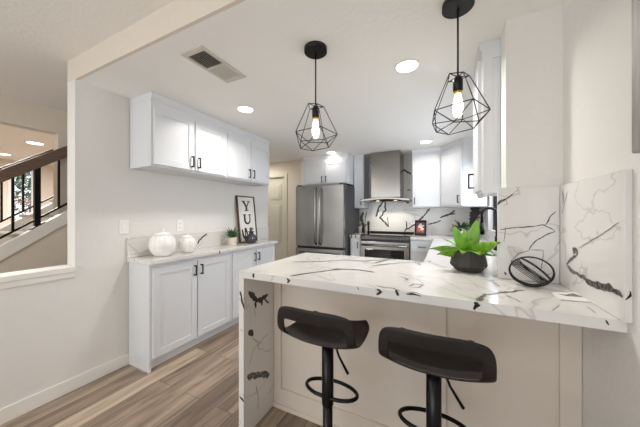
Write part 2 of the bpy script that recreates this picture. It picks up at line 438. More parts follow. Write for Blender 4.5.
GL = 'white wall cabinets along the left wall'
UH = 2.212 - 1.672
u = upper('white wall cabinet above the two ceramic pumpkin jars', (-2.13, 1.250, 1.672), PI / 2, .785, UH, .295, .095, GL, ret=(True, False))
u = upper('white wall cabinet above the YUM sign, next to the hall opening', (-2.13, 2.036, 1.672), PI / 2, .755, UH, .295, .095, GL, ret=(False, True))

def base2(label, loc, rz, w, d, h, group, side0=False):
    t = thing('base_cabinet', label, 'cabinet', loc, rz, group)
    bm = BM(); box(bm, 0, w, 0, d, .085, h, .0015); box(bm, 0, w, .055, d, 0, .085)
    if side0: prism(bm, [(.0, .085), (.0, .045), (.0, 0.0), (.289, 0), (.289, .085)], -.001, .016, 'x')
    obj('body', bm, 'cab', t)
    doors2(t, w, .105, h - .035, h - .12, margin=.022, L=.095)
    return t
GB = 'white base cabinets along the left wall'
base2('white base cabinet under the two ceramic pumpkin jars', (-2.135, 1.240, 0), PI / 2, .865, .29, ZL - .034, GB, True)
base2('white base cabinet under the YUM sign and the small potted plant', (-2.135, 2.108, 0), PI / 2, .815, .29, ZL - .034, GB)
# left worktop and its low splash
bm = BM(); box(bm, -2.429, -2.095, 1.225, 2.945, ZL - .033, ZL, .002)
veins(bm, (0, 0, 1), dict(Z=ZL), [([(140, 256.5), (160, 255.6), (178, 255)], .006, 'v'), ([(150, 259.4), (168, 254.5)], .004, 't'), ([(176, 257), (188, 256), (200, 252)], .006, 'v'),
      ([(214, 250), (222, 245)], .012, 'v'), ([(205, 250), (226, 247)], .004, 't'), ([(236, 246), (250, 243)], .004, 't')])
veins(bm, (1, 0, 0), dict(X=-2.095), [([(219.4, 250.2), (219.8, 254)], .014, 'v')])
veins(bm, (0, -1, 0), dict(Y=1.225), [([(134, 258.5), (134.2, 262)], .014, 'v')])
tag(obj('countertop', bm, SLAB, recalc=False), 'narrow white quartz worktop with black veins along the left wall', 'countertop')
bm = BM(); box(bm, -2.429, -2.411, 1.225, 3.155, ZL + .001, 1.079, .002)
veins(bm, (1, 0, 0), dict(X=-2.411), [([(197.5, 244.5), (199.5, 240), (203, 236.5), (207.5, 234)], .016, 'v'), ([(128, 244), (138, 252)], .003, 't')])
tag(obj('backsplash', bm, SLAB, recalc=False), 'low white quartz splash strip behind the ceramic pumpkin jars', 'backsplash')

# ------------------------------------------------------------------ kitchen back run
t = thing('refrigerator', 'stainless french door refrigerator beside the hall door', 'refrigerator', (-2.205, 3.60, 0))
FW = .845
obj('body', box(BM(), 0.005, FW - .005, .085, .80, .02, 1.735, .006), 'fridge_side', t)
for x0, x1, hx in ((0, FW / 2 - .003, FW / 2 - .04), (FW / 2 + .003, FW, FW / 2 + .04)):
    d = obj('door', box(BM(), x0, x1, 0, .078, .762, 1.738, .012), 'steel', t)
    pts = [(hx, .004, .80), (hx, -.045, .83), (hx, -.06, 1.0), (hx, -.066, 1.25), (hx, -.06, 1.5), (hx, -.045, 1.67), (hx, .004, 1.70)]
    obj('handle', tube(BM(), pts, .0125, 10), 'steel_h', d)
d = obj('freezer_drawer', box(BM(), 0, FW, 0, .078, .06, .735, .012), 'steel', t)
obj('handle', tube(BM(), [(.07, .004, .66), (.09, -.05, .66), (.42, -.062, .66), (.755, -.05, .66), (.775, .004, .66)], .0125, 10), 'steel_h', d)
bm = BM(); box(bm, .02, FW - .02, .02, .085, .02, 1.72); obj('gasket', bm, 'gasket', t)
for x in (.05, FW - .05): obj('hinge', box(BM(), x - .035, x + .035, .02, .13, 1.739, 1.757, .004), 'fridge_side', t)

upper('white wall cabinet over the refrigerator', (-2.205, 3.86, 1.775), 0, .815, 2.212 - 1.775, .605, .085, 'white wall cabinets on the kitchen back wall', margin=.02)
GK = 'white wall cabinets on the kitchen back wall'
def upper1(label, x0, x1, handle_x):
    wd = x1 - x0
    t = thing('wall_cabinet', label, 'cabinet', (x0, 4.15, 1.382), 0, GK)
    obj('body', box(BM(), 0, wd, 0, .318, 0, .83, .0015), 'cab', t)
    d = obj('door', shaker(BM(), .012, wd - .012, .018, .79, 0, rail=.058 if wd > .3 else .042), 'cab', t); pull(d, handle_x, .10)
    crown(t, 0, wd, .829, .318)
upper1('narrow white wall cabinet between refrigerator and range hood', -1.385, -1.212, .173 - .035)
upper1('white wall cabinet right of the range hood, above the framed picture', -.448, -.045, .042)
# diagonal corner cabinet
t = thing('wall_cabinet', 'angled white corner wall cabinet right of the hood', 'cabinet', (-.043, 4.15, 1.382), 0, GK)
A, B = Vector((0, 0)), Vector((.265, -.345))
poly = [(0, 0), (B.x, B.y), (.529, B.y), (.529, .318), (0, .318)]
obj('body', prism(BM(), poly, 0, .83, 'z'), 'cab', t)
dl = (B - A).length; ang = math.atan2(B.y, B.x)
bm = shaker(BM(), .014, dl - .014, .018, .79); bmesh.ops.rotate(bm, verts=bm.verts, matrix=Matrix.Rotation(ang, 3, 'Z'), cent=(0, 0, 0))
d = obj('door', bm, 'cab', t)
h = pull(d, 0, 0); h.location = (math.cos(ang) * (dl - .05), math.sin(ang) * (dl - .05), .10); h.rotation_euler = (0, 0, ang)
bm = BM(); prism(bm, [(p[0], .829 + p[1]) for p in [(0, 0), (-.008, .012), (-.014, .040), (-.014, .058), (.0, .058)]], 0, dl + .008, 'x')
bmesh.ops.rotate(bm, verts=bm.verts, matrix=Matrix.Rotation(ang, 3, 'Z'), cent=(0, 0, 0))
prism(bm, [(0, 0), (B.x, B.y - .008), (.529, B.y - .008), (.529, .318), (0, .318)], .83, .887, 'z')
obj('crown', bm, 'cab', t)
# tall wall cabinet on the right wall, end panel towards the camera
t = thing('wall_cabinet', 'white wall cabinet hung on the right wall behind the stub wall', 'cabinet', (.195, 2.02, 1.400), -PI / 2)
obj('body', box(BM(), 0, .29, 0, .305, 0, .812, .0015), 'cab', t)
bm = BM()   # shaker end panel facing the camera (local x = w end)
shaker(bm, 0, .295, .0, .812, rail=.05, th=.012, rec=.006)
bmesh.ops.rotate(bm, verts=bm.verts, matrix=Matrix.Rotation(PI / 2, 3, 'Z'), cent=(0, 0, 0)); bmesh.ops.translate(bm, verts=bm.verts, vec=(.29, .004, 0))
obj('end_panel', bm, 'cab', t)
d = obj('door', shaker(BM(), .012, .278, .018, .775), 'cab', t); pull(d, .045, .10)
crown(t, 0, .29, .811, .3, False, True)
obj('light_rail', box(BM(), .01, .295, .008, .03, -.014, .001), 'cab', t)

# range hood
t = thing('range_hood', 'stainless chimney range hood above the range', 'range hood', (-.835, YB - .0185, 1.50))
obj('chimney', box(BM(), -.225, .225, -.40, 0, .045, ZC - 1.503, .003), 'steel_h', t)
bm = BM(); N = 20; top = []; 
for i in range(N + 1):
    x = -.375 + .75 * i / N; top.append((x, .036 - .030 * (x / .375) ** 2))
poly = top + [(x, z - .022) for x, z in reversed(top)]
prism(bm, poly, -.50, 0, 'y'); obj('canopy', bm, 'steel_h', t)
obj('filter', box(BM(), -.21, .21, -.37, -.06, .0, .022), 'gasket', t)
for x in (-.14, .14): obj('lamp', lathe(BM(), [(.026, -.008), (.026, .002)], 16, x, -.30), 'lens_warm', t)
for x in (-.14, .14):
    sp = bpy.data.lights.new('hood_lamp', 'SPOT'); sp.energy = 5; sp.color = (1, .86, .66); sp.spot_size = math.radians(95); sp.spot_blend = .35; sp.shadow_soft_size = .015
    so = bpy.data.objects.new('hood_lamp', sp); C.objects.link(so); so.parent = t; so.location = (x, -.30, -.012); so.rotation_euler = (math.radians(18), 0, 0)

# range
t = thing('range', 'stainless slide in range with black glass oven door', 'range', (-1.175, 3.845, 0))
RW = .73
obj('body', box(BM(), 0, RW, .02, .61, .02, .925, .003), 'fridge_side', t)
obj('cooktop', box(BM(), -.004, RW + .004, .012, .60, .935, .962, .004), 'darkglass', t)
bm = BM(); prism(bm, [(0.0, .915), (-.028, .905), (-.030, .922), (.03, .966), (.06, .966), (.06, .915)], 0, RW, 'x')
cp = obj('control_panel', bm, 'steel', t)
obj('back_ledge', box(BM(), 0, RW, .575, .612, .950, .985, .004), 'gasket', t)
od = obj('oven_door', box(BM(), .004, RW - .004, -.028, .02, .245, .868, .006), 'steel', t)
obj('window', box(BM(), .075, RW - .075, -.034, -.026, .33, .752, .003), 'darkglass', od)
obj('handle', tube(BM(), [(.03, -.022, .815), (.035, -.072, .815), (RW / 2, -.076, .815), (RW - .035, -.072, .815), (RW - .03, -.022, .815)], .014, 10), 'steel_h', od)
obj('drawer', box(BM(), .004, RW - .004, -.024, .02, .06, .235, .005), 'steel', t)

t = thing('base_cabinet', 'narrow white base cabinet between refrigerator and range', 'cabinet', (-1.347, 3.865, 0))
obj('body', box(BM(), 0, .166, 0, .60, .09, ZP - .038), 'cab', t); obj('toe_kick', box(BM(), 0, .166, .06, .6, 0, .09), 'cab', t)
d = obj('door', shaker(BM(), .008, .158, .105, ZP - .05, rail=.04), 'cab', t); pull(d, .132, .80)
bm = BM(); box(bm, -1.352, -1.181, 3.835, YB - .001, ZP - .036, ZP, .002)
veins(bm, (0, -1, 0), dict(Y=3.835), [([(351, 234.6), (351.4, 238)], .02, 'v'), ([(355, 235), (356.5, 238)], .016, 'v')])
tag(obj('countertop', bm, SLAB, recalc=False), 'short white quartz worktop between refrigerator and range', 'countertop')

t = thing('base_cabinet', 'white drawer base cabinet right of the range', 'cabinet', (-.438, 3.865, 0))
obj('body', box(BM(), 0, .34, 0, .6, .09, ZP - .038), 'cab', t); obj('toe_kick', box(BM(), 0, .34, .06, .6, 0, .09), 'cab', t)
for z0, z1 in ((.745, .895), (.43, .735), (.105, .42)):
    d = obj('drawer', shaker(BM(), .008, .30, z0, z1, rail=.034), 'cab', t); pull(d, .155, (z0 + z1) / 2, vert=False, L=.10)

# right run base and peninsula base
t = thing('base_cabinet', 'white sink base cabinet under the kitchen window', 'cabinet', (-.09, 1.95, 0))
obj('body', box(BM(), 0, .57, 0, 2.49, .09, .70), 'cab', t)
obj('toe_kick', box(BM(), .05, .57, 0, 2.49, 0, .09), 'cab', t)
YPF, YPP = 1.114, 1.412   # counter front, body panel
t = thing('peninsula_base', 'white panelled peninsula body behind the two bar stools', 'cabinet', (0, 0, 0))
bm = BM(); box(bm, -1.027, XR - .002, YPP, 1.89, 0.0, ZP - .039)
obj('body', bm, 'peninsula_shaded_paint', t)
bm = BM(); 
def rails(bm, x0, x1, z0, z1, y):
    box(bm, x0, x1, y - .014, y + .001, z0, z1, .0012)
zt = ZP - .040
rails(bm, -1.026, -.972, .0, zt, YPP); rails(bm, -.072, .008, .0, zt, YPP); rails(bm, .435, .503, .0, zt, YPP)
rails(bm, -.973, -.071, .0, .128, YPP); rails(bm, .007, .436, .0, .128, YPP)
rails(bm, -.973, -.071, zt - .09, zt, YPP); rails(bm, .007, .436, zt - .09, zt, YPP)
obj('panel_frame', bm, 'peninsula_shaded_paint', t)
obj('toe_moulding', box(BM(), -1.026, XR - .003, YPP - .026, YPP - .013, 0, .028, .004), 'peninsula_shaded_paint', t)

# big U shaped worktop with sink cutout
SX0, SX1, SY0, SY1 = -.035, .38, 2.38, 3.02
xs = [-1.064, -.438, -.1264, SX0, SX1, XR - .001]; ys = [YPF, 1.903, SY0, SY1, 3.835, YB - .001]
def fill(i, j):
    if j == 0: return True
    if j == 4: return i >= 1
    if i < 2: return False
    return not (i == 3 and j == 2)
bm = cells(BM(), xs, ys, fill, ZP - .037, ZP)
veins(bm, (0, 0, 1), dict(Z=ZP), [
  ([(290, 276.4), (312, 272.7), (333, 270), (340, 268)], .011, 'v'), ([(333, 270), (345, 269.3), (359, 270), (375, 272.4)], .012, 'v'),
  ([(330, 268.6), (343, 268.4)], .007, 't'),
  ([(292, 262), (320, 261.6), (343, 260), (364, 261), (382, 260), (394, 258.6)], .012, 'v'),
  ([(371, 263.5), (379, 262), (386, 260.4), (398, 259.2)], .010, 'v'),
  ([(371.6, 265.8), (389.6, 263.9), (400, 262.9), (415, 262.3), (432, 261.4)], .011, 'v'), ([(414, 263), (419, 263.2), (419.5, 265.5)], .010, 'm'),
  ([(254.3, 272), (261, 270.8), (268.5, 270.2)], .004, 'm'), ([(310, 258), (330, 257), (345, 256.2)], .006, 't'),
  ([(398, 276.7), (403, 277.5), (408, 279), (405, 280.5)], .006, 'v'), ([(408, 278), (418, 280), (424, 284)], .003, 't'),
  ([(409.5, 286.6), (413.6, 284), (424, 285), (419, 287.6), (410, 287.6)], .005, 'v'),
  ([(376, 285.5), (386, 288), (394, 288.4), (400, 291)], .006, 'v'), ([(406, 292.8), (414, 292.2), (421, 294.6)], .006, 'v'),
  ([(477.5, 301), (481, 298), (486, 295), (494, 293.6), (504, 292.7), (514, 292), (525, 290)], [.018, .012, .010, .009, .011, .009, .008], 'm'),
  ([(491.6, 279.4), (494, 283), (500.6, 287)], [.012, .014, .004], 'm'), ([(478, 276), (491, 279)], .003, 't'),
  ([(456, 273), (470, 280), (480, 289)], .002, 't'), ([(440, 278), (462, 290)], .002, 't'),
  ([(505, 295), (515, 299), (522, 303)], .003, 't'), ([(587, 306.5), (591, 310), (595, 313)], .004, 'm'),
  ([(432, 262.5), (445, 268)], .004, 't'), ([(560, 305), (552, 311)], .002, 't')], 1.45)
veins(bm, (0, -1, 0), dict(Y=YPF), [
  ([(253.2, 273.5), (254, 277.8)], .016, 'v'), ([(287, 278.4), (289.5, 280.5), (287.5, 283)], .012, 'v'),
  ([(377.5, 288.8), (380.5, 291.5), (376.5, 294.5)], .012, 'v'), ([(395, 290.5), (399.5, 294.8)], .012, 'v'), ([(357, 287), (359, 290)], .006, 'm'),
  ([(406, 293.8), (413, 293.6), (421, 296.5)], .005, 'v'), ([(474, 302.5), (478, 305), (473, 309)], .013, 'v'), ([(606, 320), (609, 325)], .006, 'm')], 1.5)
# waterfall leg under the left end joins the top
wf = BM(); box(wf, -1.064, -1.028, YPF, 1.903, 0, ZP - .038)
veins(wf, (1, 0, 0), dict(X=-1.028), [
  ([(248.6, 291.5), (253, 296), (256.6, 300)], .03, 'v'), ([(255, 300), (261, 299.5), (268, 294.5)], .028, 'v'), ([(256, 300), (255.6, 308)], .022, 'v'), ([(262, 299), (262.5, 305)], .02, 'v'), ([(264, 299), (269, 303)], .012, 'v'),
  ([(255, 306), (254.6, 317)], .004, 'm'), ([(248.5, 331), (251, 334), (252.4, 336.5)], .035, 'v'), ([(247, 376.4), (256, 375.4), (269.4, 374.4)], .034, 'm'),
  ([(256, 385), (258, 396), (258, 410)], .004, 'm'), ([(268, 333), (253, 350), (249, 366)], .003, 't'), ([(252, 338), (262, 344)], .003, 't')])
veins(wf, (0, -1, 0), dict(Y=YPF), [([(239.6, 291), (241.5, 297), (243.6, 305), (244, 310)], .014, 'v'), ([(239.6, 396), (242, 399), (244, 402)], .016, 'v'), ([(240, 329), (243, 331)], .006, 'm')])
ct = obj('countertop', bm, SLAB, recalc=False)
tag(ct, 'large white quartz peninsula worktop with black veins holding the dark pot', 'countertop')
obj('waterfall_panel', wf, SLAB, ct, recalc=False)
# sink and faucet
bm = BM()
for a in ((SX0, SX0 + .008, SY0, SY1, .72, ZP - .04), (SX1 - .008, SX1, SY0, SY1, .72, ZP - .04), (SX0, SX1, SY0, SY0 + .008, .72, ZP - .04), (SX0, SX1, SY1 - .008, SY1, .72, ZP - .04), (SX0, SX1, SY0, SY1, .712, .722)): box(bm, *a)
s = obj('sink', bm, 'sinksteel'); tag(s, 'undermount steel sink basin behind the dark pot of leaves', 'sink')
obj('drain', lathe(BM(), [(.045, .7225), (.045, .727), (.03, .728)], 20, (SX0 + SX1) / 2, (SY0 + SY1) / 2), 'black', s)
t = thing('faucet', 'black gooseneck faucet in front of the kitchen window', 'faucet', (.43, 2.78, ZP))
obj('base', lathe(BM(), [(.028, .0005), (.028, .012), (.02, .02), (.018, .12), (.016, .13)], 20), 'black', t)
arc = [(0, 0, .1), (0, 0, .30)] + [(-.058 + .058 * math.cos(a), 0, .325 + .058 * math.sin(a)) for a in [PI * k / 12 for k in range(13)]] + [(-.116, 0, .24)]
obj('spout', tube(BM(), arc, .013, 12), 'black', t)
obj('spray_head', tube(BM(), [(-.116, 0, .25), (-.116, 0, .14)], [.017, .02], 12), 'black', t)
obj('lever', tube(BM(), [(0, -.015, .07), (0, -.05, .08), (.0, -.10, .11)], [.01, .008, .006], 8), 'black', t)

# splashes
bm = BM(); box(bm, .245, XS - .0005, 1.567, 1.585, ZP + .001, 1.415, .0015)
veins(bm, (0, -1, 0), dict(Y=1.567), [
  ([(497.6, 205), (501, 201), (505.8, 199)], .012, 'm'), ([(504, 200), (509, 197.5), (513, 193)], .005, 'm'), ([(513, 193), (519, 189.6)], .003, 't'), ([(503, 206), (507, 204), (506, 199)], .002, 't'),
  ([(500, 229.5), (512, 228), (526, 227), (536, 226), (544, 225), (549.6, 227.7), (555, 232)], .0035, 'm'), ([(545.7, 225), (549.6, 217.4), (556, 211)], .004, 'm'),
  ([(555.5, 231.6), (544.4, 235.4), (536.7, 239.8), (531.5, 245.7), (529.5, 250)], .004, 'm'), ([(529.5, 250), (518.7, 253.5), (512, 260), (510, 268)], .003, 'm'), ([(529.5, 250), (543, 250), (543, 258), (541, 270)], .0025, 't'),
  ([(504.5, 272), (505, 275)], .009, 'v'), ([(504, 243), (506, 226)], .002, 't'), ([(546, 275), (552, 274)], .003, 't')], 1.3)
tag(obj('backsplash', bm, SLAB, recalc=False), 'veined quartz splash panel standing behind the wire orb', 'backsplash')
bm = BM(); box(bm, XS, XR - .0005, 1.09, 1.5665, ZP + .001, 1.415, .0015)
veins(bm, (-1, 0, 0), dict(X=XS), [
  ([(566.3, 263.7), (570, 268.5), (573.5, 272), (583, 277.6), (593.7, 284.7), (602, 287), (610.5, 288.6), (619, 292.5), (622.8, 297.5)], [.008, .012, .011, .011, .017, .016, .018, .012, .014], 'm'),
  ([(572.5, 248), (576, 251), (578, 255)], .02, 'm'), ([(577, 254), (570, 260), (566.6, 264)], .008, 'm'), ([(579, 248), (590, 241.5), (604, 233), (619, 222.4)], .0025, 't'),
  ([(567.6, 192), (564, 205), (562, 214)], .003, 'm'), ([(563, 190), (563, 204)], .008, 'm'), ([(562, 238), (566, 247), (566, 262)], .002, 't')], 1.45)
veins(bm, (0, -1, 0), dict(Y=1.09), [([(625.5, 300), (629.5, 295.5), (630.5, 291)], .006, 'v')])
tag(obj('backsplash', bm, SLAB, recalc=False), 'veined quartz splash panel on the right wall with thick mottled vein', 'backsplash')
YS = YB - .016
bm = cells(BM(), [-1.352, -1.208, -.452, XS - .0005], [ZP + .001, 1.380, ZC - .002], lambda i, j: j == 0 or i == 1, YS, YB - .001, 'y')
veins(bm, (0, -1, 0), dict(Y=YS), [
  ([(384, 200), (378.6, 208), (375.9, 217)], .03, 'v'), ([(385, 200), (385.7, 209.7), (380, 218), (385, 222.3), (388.5, 227)], .026, 'v'), ([(387.5, 217), (388.6, 227)], .014, 'm'),
  ([(406, 221), (406.8, 228), (404, 232.4)], .018, 'v'), ([(406.8, 229.4), (416, 223.8), (423, 216.7), (430, 208.3)], .022, 'v'),
  ([(428, 224.5), (434, 223), (441, 220.6)], .02, 'v'), ([(440, 217.8), (445, 216), (450, 214), (455, 210.3)], .024, 'v'), ([(449, 214.4), (455.7, 213.7)], .016, 'v'),
  ([(399, 169.3), (404, 170), (411, 174)], .028, 'v'), ([(397, 187.3), (403.5, 187.5)], .024, 'v'), ([(407, 190), (411, 190)], .02, 'v'), ([(402.5, 199), (406, 201.5), (409.5, 203)], .04, 'm'),
  ([(363, 212), (361.5, 219), (363, 226)], .05, 'm'), ([(366.5, 212), (365, 222)], .016, 'm'), ([(370, 163), (376, 163)], .02, 'v'),
  ([(475, 206.8), (474.6, 214), (473.6, 222), (472, 230)], [.14, .13, .12, .06], 'v')])
tag(obj('backsplash', bm, SLAB, recalc=False), 'tall veined quartz splash behind the range and hood', 'backsplash')
bm = cells(BM(), [1.714, WY0, WY1, YS - .004], [ZP + .001, WZ0 - .002, 1.380], lambda i, j: j == 0 or i != 1, XS, XR - .0005, 'x')
veins(bm, (-1, 0, 0), dict(X=XS), [([(482.2, 207.5), (482.4, 220), (482.6, 232)], [.2, .2, .12], 'm')])
tag(obj('backsplash', bm, SLAB, recalc=False), 'veined quartz splash around the kitchen window', 'backsplash')

# ------------------------------------------------------------------ bar stools
def stool(label, loc):
    t = thing('bar_stool', label, 'stool', loc, 0, 'black bar stools at the peninsula')
    prof = [(.168, .016, .140), (.15, .014, .152), (.10, .006, .170), (.04, .001, .177), (-.03, 0, .179), (-.085, .006, .180), (-.120, .020, .180), (-.138, .042, .179), (-.150, .066, .178), (-.158, .090, .178), (-.165, .116, .177), (-.170, .140, .176), (-.174, .162, .170), (-.176, .178, .156)]
    nu = 18; bm = BM(); grid = []
    for j, (y, z, hw) in enumerate(prof):
        row = []
        for i in range(nu + 1):
            uu = -1 + 2 * i / nu; back = max(0, min(1, (z - .02) / .12)) if y < 0 else 0
            zz = z + (1 - back) * .030 * abs(uu) ** 2.4 - back * .018 * abs(uu) ** 4
            yy = y + back * .030 * uu * uu - (1 - back) * (.02 * abs(uu) ** 3 if y > .1 else 0)
            row.append(bm.verts.new((uu * hw, yy, .722 + zz)))
        grid.append(row)
    for j in range(len(prof) - 1):
        for i in range(nu):
            if 6 <= j <= 9 and 2 <= i <= nu - 3: continue
            bm.faces.new((grid[j][i], grid[j][i + 1], grid[j + 1][i + 1], grid[j + 1][i]))
    s = obj('seat_shell', bm, 'stool', t, smooth=True)
    m = s.modifiers.new('thick', 'SOLIDIFY'); m.thickness = .013; m.offset = 0
    m = s.modifiers.new('round', 'SUBSURF'); m.levels = m.render_levels = 2
    obj('seat_plate', box(BM(), -.05, .05, -.05, .05, .700, .716, .004), 'stoolpole', t)
    obj('pole', lathe(BM(), [(.0225, .02), (.0225, .425)], 24), 'stoolpole', t)
    obj('sleeve', lathe(BM(), [(.0262, .415), (.0270, .42), (.0270, .708)], 24), 'stoolpole', t)
    pts = []
    for k in range(28):
        a = 2 * PI * k / 28
        x = .127 * math.cos(a) - .004; y = .048 + .062 * math.sin(a)
        pts.append((x, max(y, -.010), .452))
    obj('footrest', tube(BM(), pts, .0085, 10, closed=True), 'stoolpole', t)
    obj('lever', tube(BM(), [(.02, .0, .706), (.038, .0, .69), (.055, .0, .645), (.098, 0, .578)], [.005, .005, .005, .0065], 8), 'stoolpole', t)
    obj('base', lathe(BM(), [(.195, .0), (.197, .006), (.18, .012), (.06, .022), (.03, .035), (.0285, .05), (0.0, .05)], 40), 'stoolpole', t)
    return t
st = stool('black low back bar stool nearest the waterfall end, left of the pair', (-.478, 1.06, 0))
dup(st, (-.036, 1.055, 0), 'black low back bar stool at the middle of the peninsula, right of the pair')

# ------------------------------------------------------------------ pendants
def pendant(label, loc, rot):
    t = thing('pendant_light', label, 'pendant light', loc, rot, 'black wire cage pendants over the peninsula')
    obj('canopy', lathe(BM(), [(.066, -.026), (.068, -.024), (.068, 0)], 40), 'cage', t)
    obj('cord', tube(BM(), [(0, 0, -.02), (0, 0, -.20), (0, 0, -.36)], .0042, 8), 'cage', t)
    bm = BM(); lathe(bm, [(.012, -.345), (.021, -.36), (.021, -.412), (.018, -.414)], 20); sk = obj('socket', bm, 'cage', t)
    obj('collar', lathe(BM(), [(.0165, -.427), (.0165, -.411)], 20), 'brass', sk)
    obj('bulb', lathe(BM(), [(0, -.540), (.008, -.538), (.018, -.525), (.023, -.500), (.022, -.475), (.016, -.445), (.013, -.428)], 24), 'bulb', t)
    bm = BM(); r = .0022; zt, zm, zb = -.345, -.518, -.588
    T = [Vector((.048 * math.cos(2 * PI * k / 5), .048 * math.sin(2 * PI * k / 5), zt + (.006 if k % 2 else -.006))) for k in range(5)]
    A = [Vector((.130 * math.cos(2 * PI * k / 5), .130 * math.sin(2 * PI * k / 5), zm + .012 * math.sin(k * 2.1))) for k in range(5)]
    B_ = [Vector((.092 * math.cos(2 * PI * (k + .5) / 5), .092 * math.sin(2 * PI * (k + .5) / 5), zb + .008 * math.cos(k * 1.7))) for k in range(5)]
    def e(a, b): tube(bm, [a, b], r, 6)
    for k in range(5):
        k2 = (k + 1) % 5
        e(T[k], T[k2]); e(T[k], A[k]); e(A[k], A[k2]); e(A[k], B_[k]); e(B_[k], A[k2]); e(B_[k], B_[k2]); e(T[k], Vector((0, 0, zt - .002)))
    obj('cage', bm, 'cage', t)
    return t
PZ = ZC
p1 = pendant('black wire cage pendant hanging at the middle of the room, farther left', (-.69, 1.355, PZ), .35)
dup(p1, (.057, 1.355, PZ), 'black wire cage pendant hanging on the right near the stub wall', .10)

# recessed lights
def downlight(label, x, y, z, pw, rad=.072):
    t = thing('recessed_light', label, 'ceiling light', (x, y, z), 0, 'recessed ceiling lights')
    obj('trim_ring', lathe(BM(), [(rad + .012, -.001), (rad + .010, -.006), (rad, -.008), (rad - .004, -.002)], 40), 'plastic', t)
    obj('lens', lathe(BM(), [(rad - .006, -.0065), (rad - .006, -.001)], 40), 'lens', t)
    l = bpy.data.lights.new('recessed_lamp', 'AREA'); l.shape = 'DISK'; l.size = rad * 2; l.energy = pw; l.color = (1, .965, .92); l.spread = math.radians(150)
    o = bpy.data.objects.new('recessed_lamp', l); C.objects.link(o); o.location = (0, 0, -.012); o.parent = t
PW = 7
downlight('round recessed ceiling light in front of the left wall cabinets', -1.682, 1.848, ZC, PW)
downlight('round recessed ceiling light between the two pendants', -.224, 1.785, ZC, PW)
downlight('round recessed ceiling light before the refrigerator cabinet', -1.630, 3.755, ZC, 0.7)
downlight('round recessed ceiling light before the corner wall cabinets', -.224, 3.751, ZC, 3.0)
downlight('recessed light in the stairwell ceiling, left half of the opening', -7.7, 1.75, 2.45, .1, .10)
downlight('recessed light in the stairwell ceiling above the handrail', -6.045, 1.71, 2.45, .1, .10)

# ceiling vent
t = thing('ceiling_vent', 'rectangular ceiling air vent with two louvre banks', 'vent', (-1.37, 1.222, ZC))
hx, hy = .093, .19
bm = cells(BM(), [-hx, -hx + .020, hx - .020, hx], [-hy, -hy + .038, -.008, .008, hy - .038, hy], lambda i, j: i != 1 or j in (0, 2, 4), -.008, -.0005)
obj('frame', bm, 'vent', t)
obj('duct_shade', box(BM(), -hx + .021, hx - .021, -hy + .039, hy - .039, -.0022, -.0006), 'vent_dark', t)  # thin dark sheet; the shade behind the louvres is in its colour
for y0, y1, tilt in ((-hy + .040, -.009, .75), (.009, hy - .040, -.75)):
    bm = BM(); n = 9
    for k in range(n):
        x = -hx + .03 + (2 * hx - .06) * k / (n - 1)
        b2 = BM(); box(b2, -.0075, .0075, y0, y1, -.0006, .0006)
        bmesh.ops.rotate(b2, verts=b2.verts, matrix=Matrix.Rotation(tilt, 3, 'Y'), cent=(0, 0, 0)); bmesh.ops.translate(b2, verts=b2.verts, vec=(x, 0, -.006))
        me = bpy.data.meshes.new('tmp'); b2.to_mesh(me); b2.free(); bm.from_mesh(me); bpy.data.meshes.remove(me)
    obj('louvre_bank', bm, 'vent', t)

# ------------------------------------------------------------------ things on the left worktop
def pumpkin(label, loc, R, Hh):
    t = thing('pumpkin_jar', label, 'jar', loc, .3, 'white ceramic pumpkin jars')
    def mod(a, i): return 1 - .085 * (1 - abs(math.sin(a * 4))) ** 3 if 1 < i < 8 else 1
    prof = [(R * .55, 0), (R * .58, Hh * .05), (R * .80, Hh * .14), (R * .95, Hh * .30), (R, Hh * .48), (R * .95, Hh * .66), (R * .80, Hh * .80), (R * .60, Hh * .875), (R * .57, Hh * .89)]
    obj('body', lathe(BM(), prof, 96, mod=mod), 'ceramic', t)
    l = obj('lid', lathe(BM(), [(R * .64, Hh * .89), (R * .65, Hh * .91), (R * .52, Hh * .96), (R * .25, Hh), (R * .14, Hh * 1.02)], 40), 'ceramic', t)
    obj('knob', tube(BM(), [(0, 0, Hh * 1.0), (.003, 0, Hh * 1.06), (.01, .002, Hh * 1.15)], [R * .13, R * .09, R * .11], 12), 'ceramic', l)
    return t
pumpkin('larger white ceramic pumpkin jar with lid on left worktop', (-2.262, 1.43, ZL + .0012), .108, .212)
pumpkin('smaller white ceramic pumpkin jar with lid on left worktop', (-2.245, 1.66, ZL + .0012), .083, .165)

def blade(bm, base, direc, L, wd, droop, n=8, mi=0, fold=.25, sv=None):
    d = Vector(direc).normalized(); side = d.cross(Vector((0, 0, 1)))
    if side.length < .05: side = Vector((1, 0, 0))
    if sv: side = Vector(sv); side -= d * side.dot(d)
    side.normalize(); rows = []; p = Vector(base)
    for k in range(n + 1):
        s = k / n; dd = (d + Vector((0, 0, -droop * s * s * 1.4))).normalized()
        if k: p = p + dd * (L / n)
        up = side.cross(dd).normalized()
        wloc = wd * (max(0.02, math.sin(PI * min(1, .12 + .88 * s) ** .8)) if s < 1 else .02)
        rows.append([bm.verts.new(p + side * wloc * q + up * (abs(q) * fold * wloc)) for q in (-1, -.5, 0, .5, 1)])
    for a, b in zip(rows, rows[1:]):
        for i in range(4):
            f = bm.faces.new((a[i], a[i + 1], b[i + 1], b[i])); f.smooth = True; f.material_index = mi
def solid(o, th): m = o.modifiers.new('thick', 'SOLIDIFY'); m.thickness = th; m.offset = 0

